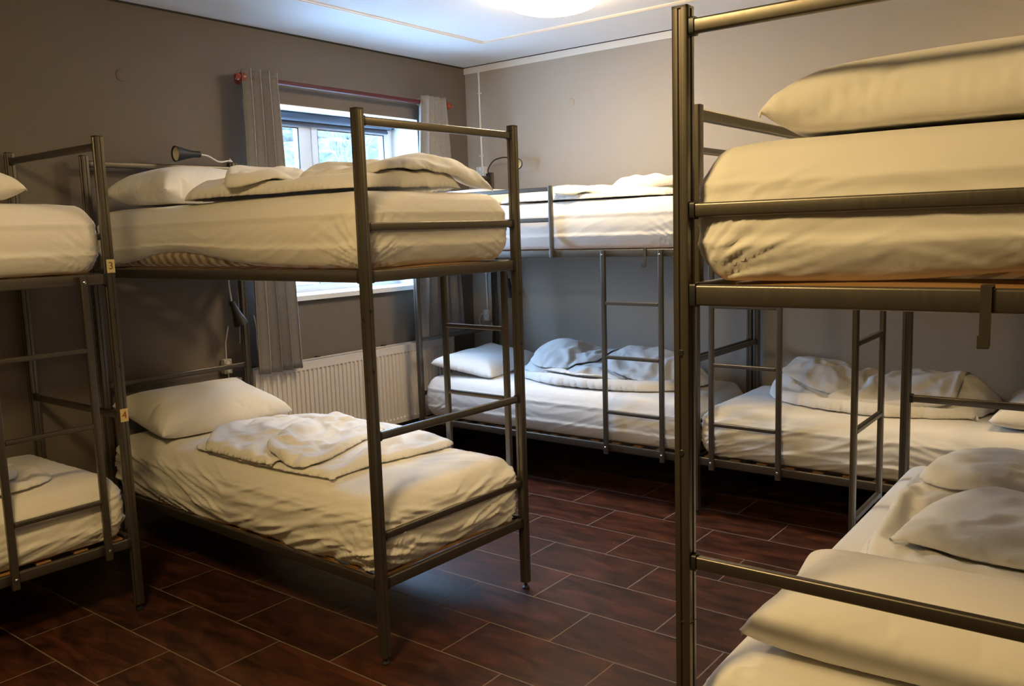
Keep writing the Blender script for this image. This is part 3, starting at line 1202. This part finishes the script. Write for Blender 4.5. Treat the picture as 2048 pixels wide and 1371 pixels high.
def pillow(label, loc, w, d, pressure=20, rz=0.0, tilt=None, seed=1, mat=None, corner=0.03):
    a, b_ = w / 2, d / 2
    c_ = corner
    poly = [(-a + c_, -b_), (0, -b_ * 0.985), (a - c_, -b_), (a, -b_), (a, -b_ + c_), (a * 0.985, 0), (a, b_ - c_), (a, b_), (a - c_, b_), (0, b_ * 0.985), (-a + c_, b_), (-a, b_), (-a, b_ - c_), (-a * 0.985, 0), (-a, -b_ + c_), (-a, -b_)]
    ca, sa = math.cos(rz), math.sin(rz)
    poly = [(loc[0] + x * ca - y * sa, loc[1] + x * sa + y * ca, loc[2] + 0.035) for x, y in poly]
    vs, fs, rest, pin = [], [], [], []
    slab(poly, 0.07, 0.019, vs, fs, rest, pin, seed, 1.0, False, rimz=0.012)
    # slightly uneven filling
    vs = [(x, y, z + 0.006 * noise.noise((x * 6, y * 6, seed))) for x, y, z in vs]
    rest = [tuple(v) for v in vs]
    cloth_job('pillow', label, 'pillow', mat or M['pillow'], vs, fs, rest, pin, pressure, 0.5, False, 15.0, tilt)


def duvet(label, slabs, seed, pressure=1.6, k=1.35, step=0.026, cat='duvet', hills=()):
    """slabs: (outline with heights, thickness); the first lies on the mattress, the others are folds on top"""
    vs, fs, rest, pin = [], [], [], []
    for i, sl in enumerate(slabs):
        poly, t = sl[0], sl[1]
        kk = sl[2] if len(sl) > 2 else k
        slab(poly, t, step, vs, fs, rest, pin, seed + i, kk, i == 0, rimz=0.004 if i == 0 else 0.012, hills=hills if i == 0 else ())
    cloth_job('duvet', label, cat, M['duvet'], vs, fs, rest, pin, pressure, 0.15, True)


def run_cloth(decks, frames=40):
    """let the bedding settle on the mattresses, then keep the settled shapes as plain meshes"""
    cols = []
    for root, z0, L in decks:
        mb = MB()
        hw, zt_ = 0.405, z0 + MT + 0.005
        for x0, x1, z_ in ((BW / 2 - hw, BW / 2 + hw, zt_),):
            mb.box(x0, x1, 0.03, L - 0.03, z0 + .05, z_)
        c = mb.build('collider', M['gap'], None, smooth=False)
        c.location = root.location
        c.rotation_euler = root.rotation_euler
        c.modifiers.new('c', 'COLLISION')
        c.collision.thickness_outer = 0.004
        c.collision.cloth_friction = 25
        cols.append(c)
    S.frame_start = 1
    S.frame_end = frames
    for j in JOBS:
        j[0].modifiers[0].point_cache.frame_end = frames
    for f in range(1, frames + 1):
        S.frame_set(f)
    dg = bpy.context.evaluated_depsgraph_get()
    done = []
    for (o, name, label, cat, mat, post) in JOBS:
        me = bpy.data.meshes.new_from_object(o.evaluated_get(dg))
        done.append(me)
    for (o, name, label, cat, mat, post), me in zip(JOBS, done):
        bpy.data.objects.remove(o)
        n = len(me.vertices)
        co = np.empty(n * 3, np.float32)
        me.vertices.foreach_get('co', co)
        co = co.reshape(-1, 3)
        cen = (co.min(axis=0) + co.max(axis=0)) / 2
        cen[2] = co[:, 2].min()
        co = co - cen
        me.vertices.foreach_set('co', co.astype(np.float32).ravel())
        me.update()
        me.name = name
        ob = finish(me, name, mat)
        ob.location = Vector([float(c_) for c_ in cen])
        if post:
            post(ob)
        sub = ob.modifiers.new('Subdivision', 'SUBSURF')
        sub.levels = 1
        sub.render_levels = 1
        tag(ob, label, cat)
    for c in cols:
        bpy.data.objects.remove(c)
    S.frame_set(1)


ZU, ZLO = 1.506, 0.345
TU, TL = ZU + MT + .004, ZLO + MT + .004


def hemB(x, y, nx_, ny_):
    # room-side edge near the head: the sheet has ridden up
    if nx_ < -0.7:
        return 0.062 * math.exp(-((y - 0.30) / 0.46) ** 2)
    return 0.0


def hemE(x, y, nx_, ny_):
    # head end of the foreground bed rides up a little on the right
    if ny_ > 0.7:
        return 0.022 * math.exp(-((x + 0.25) / 0.2) ** 2)
    return 0.0


mattress(bedB, ZU, 'white sheeted mattress on the upper bunk of the middle left bed', 1, 2.095, wr=0.8, hem=hemB)
mattress(bedB, ZLO, 'white sheeted mattress on the lower bunk of the middle left bed, creased at its corner', 2, 2.095, wr=2.6, sag=0.030)
mattress(bedA, ZU, 'white sheeted mattress on the upper bunk at the left edge', 3, 2.10, wr=0.6)
mattress(bedA, ZLO, 'white sheeted mattress on the lower bunk at the left edge behind the ladder', 4, 2.10, wr=1.3)
mattress(bedC, ZU, 'white sheeted mattress on the upper bunk by the window corner', 5, 2.07, wr=0.7)
mattress(bedC, ZLO, 'white sheeted mattress on the lower bunk by the window corner', 6, 2.07, wr=0.8)
mattress(bedD, ZU, 'white sheeted mattress on the far right upper bunk, hidden behind the foreground bed', 7, 2.08, wr=0.8)
mattress(bedD, ZLO, 'white sheeted mattress on the lower bunk along the right wall seen under the foreground bed', 8, 2.08, wr=1.6)
mattress(bedE, ZU, 'cream lit sheeted mattress on the upper bunk in the right foreground', 9, LE, wr=1.0, hem=hemE)
mattress(bedE, ZLO, 'white sheeted mattress on the lower bunk in the right foreground', 10, LE, wr=0.5)


def Z(poly, z):
    return [(x, y, z) for x, y in poly]


def tilted(rx=0.0, ry=0.0, dx=0.0, dy=0.0, dz=0.0):
    def f(ob):
        ob.rotation_euler = (rx, ry, 0)
        ob.location += Vector((dx, dy, dz))
    return f


def raised(polys, h):
    return [(x, y, z + h) for x, y, z in polys]


# --- bed B, upper
pillow('white pillow at the head of the middle left upper bunk, left of the duvet', (-2.68, -0.42, TU), 0.72, 0.54, 22, rz=0.05, seed=2)
duvet('white duvet heaped along the middle left upper bunk in front of the window', [
    (Z([(-3.06, -0.92), (-3.08, -1.20), (-3.07, -1.60), (-3.05, -2.00), (-2.80, -2.06), (-2.50, -2.08), (-2.40, -1.90), (-2.42, -1.40), (-2.50, -0.92), (-2.75, -0.80)], TU), 0.08),
    (Z([(-3.14, -1.42), (-3.12, -1.30), (-2.85, -1.00), (-2.60, -0.86), (-2.55, -1.10), (-2.75, -1.42), (-3.00, -1.58)], TU + .13), 0.07, 1.35),
    (Z([(-2.95, -1.60), (-2.90, -2.02), (-2.65, -2.10), (-2.27, -2.13), (-2.27, -2.10), (-2.45, -1.80), (-2.60, -1.50)], TU + .16), 0.08),
], 3, hills=[(-2.78, -1.20, .30, .26, 1.2, .105), (-2.72, -1.75, .35, .25, 1.57, .085), (-2.56, -1.92, .28, .17, 1.2, .10)])
# --- bed B, lower
pillow('white pillow at the head of the middle left lower bunk, leaning on the cross bar', (-2.68, -0.36, TL), 0.78, 0.54, 16, rz=-0.03, seed=5, tilt=tilted(rx=0.20, dz=0.035, dy=0.02))
duvet('white duvet folded and crumpled on the middle left lower bunk', [
    (Z([(-2.98, -0.74), (-3.05, -0.96), (-3.06, -1.47), (-3.04, -1.78), (-3.02, -1.80), (-2.74, -1.80), (-2.36, -1.85), (-2.28, -1.70), (-2.25, -1.26), (-2.24, -0.95), (-2.34, -0.62), (-2.62, -0.60)], TL), 0.05),
    (Z([(-3.08, -0.98), (-3.06, -0.90), (-2.80, -0.66), (-2.50, -0.66), (-2.44, -1.00), (-2.80, -1.36), (-3.05, -1.44), (-3.08, -1.42)], TL + .07), 0.055),
    (Z([(-2.93, -1.22), (-2.62, -1.06), (-2.34, -1.00), (-2.32, -1.02), (-2.34, -1.40), (-2.64, -1.56), (-3.02, -1.66), (-3.06, -1.60), (-3.04, -1.44)], TL + .13), 0.06),
], 6, pressure=2.2, hills=[(-2.72, -0.95, .28, .22, .4, .035), (-2.62, -1.55, .35, .2, .5, .03)])
# --- bed A
pillow('white pillow on the left edge upper bunk, only its end in view', (-4.03, -0.50, TU), 0.66, 0.78, 13, seed=7)
duvet('white folded bedding on the left edge lower bunk, only its end in view', [
    (Z([(-3.64, -0.46), (-3.66, -0.74), (-3.85, -0.82), (-4.25, -0.80), (-4.30, -0.35), (-4.0, -0.25), (-3.75, -0.32)], TL), 0.07),
    (Z([(-3.76, -0.42), (-3.78, -0.70), (-4.1, -0.78), (-4.3, -0.6), (-4.1, -0.35)], TL + .08), 0.06),
], 4)
# --- bed C, upper
pillow('white pillow at the head of the corner upper bunk below the wall lamp', (-0.48, -0.58, TU), 0.76, 0.52, 11, seed=8)
duvet('white duvet spread and rolled along the corner upper bunk', [
    (Z([(-0.84, -0.98), (-0.86, -1.40), (-0.84, -2.00), (-0.60, -2.18), (-0.25, -2.15), (-0.12, -1.60), (-0.15, -1.05), (-0.50, -0.92)], TU), 0.08),
    (Z([(-0.93, -1.50), (-0.88, -1.42), (-0.55, -1.40), (-0.25, -1.62), (-0.30, -1.85), (-0.60, -1.82), (-0.90, -1.60)], TU + .09), 0.07),
    (Z([(-0.72, -1.72), (-0.75, -2.05), (-0.55, -2.20), (-0.22, -2.18), (-0.2, -1.8), (-0.45, -1.66)], TU + .09), 0.08),
], 8, hills=[(-0.48, -1.30, .30, .26, 1.57, .085), (-0.48, -1.92, .28, .24, 1.57, .095)])
# --- bed C, lower
pillow('white pillow with raised corners at the head of the corner lower bunk', (-0.49, -0.545, TL), 0.76, 0.52, 10, rz=0.12, seed=9, tilt=tilted(rx=0.14, dz=0.025))
duvet('white duvet with a peaked fold on the corner lower bunk behind the ladder', [
    (Z([(-0.58, -0.84), (-0.80, -1.22), (-0.84, -1.50), (-0.80, -1.90), (-0.62, -2.14), (-0.25, -2.18), (-0.14, -1.60), (-0.15, -1.00), (-0.35, -0.80)], TL), 0.09, 1.4),
    (Z([(-0.58, -0.98), (-0.60, -1.30), (-0.36, -1.50), (-0.15, -1.48), (-0.14, -1.05), (-0.34, -0.88)], TL + .25), 0.05),
    (Z([(-0.80, -1.28), (-0.80, -1.24), (-0.42, -1.30), (-0.38, -1.62), (-0.62, -1.78), (-0.82, -1.66)], TL + .15), 0.05),
    (Z([(-0.60, -1.66), (-0.50, -1.58), (-0.20, -1.56), (-0.16, -2.08), (-0.45, -2.14), (-0.62, -1.98)], TL + .22), 0.05),
], 10, pressure=2.0, hills=[(-0.36, -1.14, .24, .20, 1.0, .21), (-0.33, -1.70, .45, .20, 1.57, .17), (-0.5, -1.5, .3, .2, 1.57, .10)])
# --- bed D, lower
duvet('white duvet pushed to the wall side of the lower bunk seen under the foreground bed', [
    (Z([(-0.34, -2.60), (-0.66, -2.76), (-0.80, -3.28), (-0.66, -3.72), (-0.64, -3.74), (-0.20, -3.78), (-0.12, -3.20), (-0.14, -2.66)], TL), 0.11, 1.35),
    (Z([(-0.52, -2.70), (-0.62, -3.02), (-0.42, -3.20), (-0.14, -3.16), (-0.14, -2.74), (-0.34, -2.66)], TL + .24), 0.05),
    (Z([(-0.72, -3.06), (-0.70, -3.02), (-0.20, -3.06), (-0.16, -3.66), (-0.18, -3.68), (-0.62, -3.66), (-0.72, -3.50)], TL + .22), 0.05),
], 12, pressure=2.0, hills=[(-0.36, -2.92, .24, .20, 1.2, .19), (-0.38, -3.40, .42, .20, 1.57, .155)])
pillow('white pillow at the right end of the lower bunk along the right wall', (-0.47, -4.09, TL), 0.72, 0.56, 12, seed=11)
duvet('white duvet on the far right upper bunk, hidden behind the foreground bed', [
    (Z([(-0.75, -2.9), (-0.8, -3.6), (-0.3, -3.8), (-0.15, -3.3), (-0.3, -2.8)], TU), 0.08)], 13, step=0.04)
# --- bed E, upper
pillow('large cream lit pillow on the upper bunk in the right foreground', (-3.20, -4.165, TU), 0.60, 0.80, 15, rz=-0.02, seed=12)
# --- bed E, lower
pillow('cream lit pillow at the near end of the lower bunk in the right foreground', (-3.185, -4.115, TL), 0.54, 0.82, 14, rz=0.04, seed=14)
duvet('thick white duvet folded in layers on the lower bunk in the right foreground', [
    (Z([(-2.80, -3.80), (-2.78, -3.78), (-2.30, -3.76), (-1.80, -3.74), (-1.62, -3.90), (-1.68, -4.40), (-2.30, -4.44), (-2.80, -4.40), (-2.85, -4.05)], TL), 0.07),
    (Z([(-2.90, -3.86), (-2.86, -3.82), (-2.50, -3.78), (-2.05, -3.80), (-2.00, -4.10), (-2.06, -4.40), (-2.50, -4.44), (-2.90, -4.42)], TL + .14), 0.07),
    (Z([(-2.80, -3.92), (-2.76, -3.88), (-2.40, -3.90), (-2.22, -4.05), (-2.24, -4.36), (-2.40, -4.42), (-2.78, -4.42)], TL + .25), 0.055),
    (Z([(-2.20, -3.84), (-1.95, -3.80), (-1.74, -3.92), (-1.72, -4.25), (-1.9, -4.40), (-2.15, -4.36)], TL + .27), 0.06),
], 15, pressure=2.2, hills=[(-2.45, -4.12, .42, .32, 0.0, .09), (-1.95, -4.05, .22, .24, 0.0, .15)])
run_cloth([(bedB, ZU, 2.095), (bedB, ZLO, 2.095), (bedA, ZU, 2.10), (bedA, ZLO, 2.10), (bedC, ZU, 2.07), (bedC, ZLO, 2.07), (bedD, ZU, 2.08), (bedD, ZLO, 2.08), (bedE, ZU, LE), (bedE, ZLO, LE)])


# ------------------------------------------------------------------ lamps, sockets, cables, hooks
def bell(mb_, o, ax, L_=0.145, r0=0.017, r1=0.043):
    prof = [(0.001, -L_ * .02), (r0 * .8, -L_ * .02), (r0, 0.0), (r0 * 1.05, L_ * 0.25), (r0 * 1.45, L_ * 0.5), (r1 * .93, L_ * .92), (r1, L_), (r1 * .95, L_), (r0 * 1.35, L_ * 0.5), (r0, L_ * .3), (0.001, L_ * .3)]
    mb_.lathe(prof, o, ax, 28)


def reading_lamp(label, base, neck, ax, clamp=(0.03, 0.03, 0.05), neckmat='cable', cord=None):
    """base: clamp position; neck: world points from clamp to shade; ax: axis of the shade opening"""
    root = empty('reading_lamp', base)
    tag(root, label, 'lamp')
    bv = Vector(base)
    c = clamp
    MB().prism(rrect(c[0], c[1], .005), (0, 0, -c[2] / 2), (0, 0, c[2] / 2), (0, 1, 0)).build('clamp', M['dark'], root)
    pts = [Vector(p) - bv for p in neck]
    # smooth the neck
    dense = []
    n = len(pts)
    for i in range(n - 1):
        q = [pts[max(0, i - 1)], pts[i], pts[i + 1], pts[min(n - 1, i + 2)]]
        for f in [k / 6 for k in range(6)]:
            dense.append(0.5 * ((2 * q[1]) + (-q[0] + q[2]) * f + (2 * q[0] - 5 * q[1] + 4 * q[2] - q[3]) * f * f + (-q[0] + 3 * q[1] - 3 * q[2] + q[3]) * f ** 3))
    dense.append(pts[-1])
    MB().tube(dense, 0.0045, 10).build('gooseneck', M[neckmat], root)
    mb = MB()
    bell(mb, pts[-1], ax)
    sh = mb.build('lamp_shade', M['lampblack'], root)
    axn = Vector(ax).normalized()
    MB().lathe([(0.037, 0.138), (0.015, 0.066), (0.001, 0.060)], pts[-1], ax, 24).build('reflector', M['lampinside'], sh)
    MB().lathe([(0.001, 0.122), (0.012, 0.116), (0.017, 0.103), (0.012, 0.083), (0.010, 0.070)], pts[-1], ax, 20).build('bulb', M['bulb'], sh)
    if cord:
        cp = [Vector(p) - bv for p in cord]
        MB().tube(cp, 0.003, 8).build('cord', M['cable'], root)
    return root


# bed B head, upper: clamped to the cross bar near the far post, shade points left into the room
reading_lamp('small black bell reading lamp with white gooseneck stretched left above the middle left upper pillow',
             (-2.235, -0.095, 2.035),
             [(-2.225, -0.10, 2.062), (-2.25, -0.115, 2.072), (-2.33, -0.13, 2.062), (-2.41, -0.15, 2.088), (-2.475, -0.17, 2.093)], (-1.0, 0.05, -0.02),
             cord=[(-2.225, -0.075, 2.05), (-2.215, -0.07, 2.09), (-2.20, -0.07, 2.07), (-2.20, -0.06, 1.9), (-2.20, -0.04, 1.4), (-2.21, -0.03, 1.0)])
# bed B head, lower: hangs head down beside the far post
lampB2 = reading_lamp('small black bell reading lamp hanging head down beside the post before the long curtain',
             (-2.285, -0.10, 1.445),
             [(-2.30, -0.115, 1.42), (-2.325, -0.13, 1.38), (-2.325, -0.135, 1.33), (-2.318, -0.135, 1.265)], (0.35, -0.05, -1.0),
             cord=[(-2.33, -0.10, 1.12), (-2.335, -0.07, 1.02), (-2.325, -0.05, 0.92), (-2.31, -0.04, 0.80), (-2.31, -0.03, 0.72)])
# bed C head, upper
lampC1 = reading_lamp('small black bell reading lamp on a dark curved neck above the corner upper pillow',
             (-0.075, -0.262, 2.035),
             [(-0.075, -0.262, 2.05), (-0.07, -0.262, 2.10), (-0.07, -0.32, 2.155), (-0.07, -0.42, 2.170), (-0.075, -0.495, 2.150)], (-0.55, -0.70, -0.30), neckmat='dark')
# bed C head, lower
lampC2 = reading_lamp('small black bell reading lamp hanging down below the corner upper bunk by the pale wall',
             (-0.10, -0.262, 1.43),
             [(-0.10, -0.29, 1.42), (-0.10, -0.36, 1.40), (-0.10, -0.42, 1.33), (-0.10, -0.44, 1.26)], (0.0, -0.12, -1.0), neckmat='dark')


def socket(label, loc, axis, w=0.075, h=0.105, two=True):
    """axis 'x': on the right wall (faces -x); 'y': on the window wall (faces -y)"""
    root = empty('wall_socket', loc, 0.0 if axis == 'y' else -PI / 2)
    tag(root, label, 'socket')
    # built facing local -y
    MB().box(-w / 2, w / 2, -0.035, 0, -h / 2, h / 2).build('housing', M['socket'], root, smooth=False)
    for zc in ((-h / 4, h / 4) if two else (0,)):
        mb = MB()
        mb.lathe([(0.019, 0), (0.021, 0.002), (0.017, 0.003), (0.016, -0.004), (0.001, -0.004)], (0, -0.035, zc), (0, -1, 0), 20)
        mb.build('outlet', simple('outlet_shade', (0.45, 0.42, 0.36), 0.5) if 'outlet_shade' not in bpy.data.materials else bpy.data.materials['outlet_shade'], root)
    return root


socket('white double socket at the top of the corner bunk beside the lamp neck', (-0.0, -0.150, 2.083), 'x', 0.075, 0.075)
socket('white socket low in the corner with a curled cord plugged in', (-0.0, -0.158, 0.965), 'x', 0.052, 0.085)
socket('beige socket on the dark wall left of the long curtain', (-2.305, 0, 0.875), 'y', 0.05, 0.085)

# white conduits on the right wall
o = empty('cable_conduit', (-0.008, -0.146, 2.475))
tag(o, 'white cable conduit running down the pale wall from the ceiling trim to the upper socket', 'conduit')
MB().tube([(0, 0.003, 0.357), (0, 0.002, 0.1), (0, -0.002, -0.2), (0, -0.004, -0.352)], 0.0075, 10).build('pipe', M['cable'], o)
for z in (0.2, -0.27):
    MB().box(-0.006, 0.006, -0.018, 0.018, z - .005, z + .005).build('pipe_clip', M['cable'], o, smooth=False)
o = empty('cable_conduit', (-0.008, -0.150, 1.5))
tag(o, 'white cable conduit on the pale wall between the upper and lower corner sockets', 'conduit')
MB().tube([(0, 0, 0.545), (0, 0, 0.0), (0, -0.004, -0.49)], 0.006, 10).build('pipe', M['cable'], o)
for z in (0.35, -0.2):
    MB().box(-0.006, 0.006, -0.015, 0.015, z - .005, z + .005).build('pipe_clip', M['cable'], o, smooth=False)


def cord(lamp, pts, r=0.0035):
    n = len(pts)
    P = [Vector(p) for p in pts]
    dense = []
    for i in range(n - 1):
        q = [P[max(0, i - 1)], P[i], P[i + 1], P[min(n - 1, i + 2)]]
        for f in [k / 6 for k in range(6)]:
            dense.append(0.5 * ((2 * q[1]) + (-q[0] + q[2]) * f + (2 * q[0] - 5 * q[1] + 4 * q[2] - q[3]) * f * f + (-q[0] + 3 * q[1] - 3 * q[2] + q[3]) * f ** 3))
    dense.append(P[-1])
    c0 = lamp.location
    MB().tube([p - c0 for p in dense], r, 8).build('power_cord', M['cable'], lamp)


cord(lampC1, [(-0.04, -0.19, 2.09), (-0.05, -0.215, 2.075), (-0.05, -0.225, 2.0), (-0.04, -0.225, 1.9), (-0.04, -0.22, 1.7)])
cord(lampC2, [(-0.038, -0.14, 0.98), (-0.05, -0.115, 0.97), (-0.05, -0.10, 0.92), (-0.04, -0.12, 0.86), (-0.03, -0.17, 0.87), (-0.03, -0.21, 0.90), (-0.03, -0.205, 0.80), (-0.03, -0.19, 0.72)])
cord(lampB2, [(-2.175, -0.135, 1.17), (-2.165, -0.14, 1.10), (-2.165, -0.14, 0.98), (-2.15, -0.14, 0.90), (-2.155, -0.14, 0.72)])

# white power adapter plug block at the head of bed B, lower
o = empty('power_adapter', (-2.295, -0.03, 0.785))
tag(o, 'white plug adapter lying horizontal on the dark wall behind the lower pillow', 'adapter')
MB().prism(rrect(0.030, 0.034, 0.010), (-0.05, 0, 0), (0.05, 0, 0)).build('body', M['socket'], o)
MB().prism(rrect(0.020, 0.016, 0.006), (0.05, 0, 0), (0.075, 0, 0.003)).build('plug_nose', M['socket'], o)


def hook(label, loc, rz):
    """flat metal strip hooked over a rail; hangs on local -y side of the rail"""
    root = MB()
    w = 0.009
    prof = [(0.0165, ZR + 0.010), (0.0165, ZR + 0.0265), (-0.0155, ZR + 0.0265), (-0.0155, ZR - 0.075), (-0.034, ZR - 0.079), (-0.034, ZR - 0.058)]
    t = 0.003
    for (ya, za), (yb_, zb_) in zip(prof[:-1], prof[1:]):
        root.prism([(-w, -t / 2), (w, -t / 2), (w, t / 2), (-w, t / 2)], (0, ya, za - ZR), (0, yb_, zb_ - ZR), (0, 0.3, 0.95) if abs(zb_ - za) < abs(yb_ - ya) else (0, 1, 0))
    ob = root.build('rail_hook', M['steel'], smooth=False)
    ob.location = loc
    ob.rotation_euler = (0, 0, rz)
    tag(ob, label, 'hook')


pE = world_of(bedE, (BW - 0.575, LE, ZR))
hook('flat metal hook hung over the upper end rail of the foreground bed', pE, aE + PI)
hook('flat metal hook on the upper side rail of the corner bed, above its ladder', (-0.926, -2.086, ZR), -PI / 2)
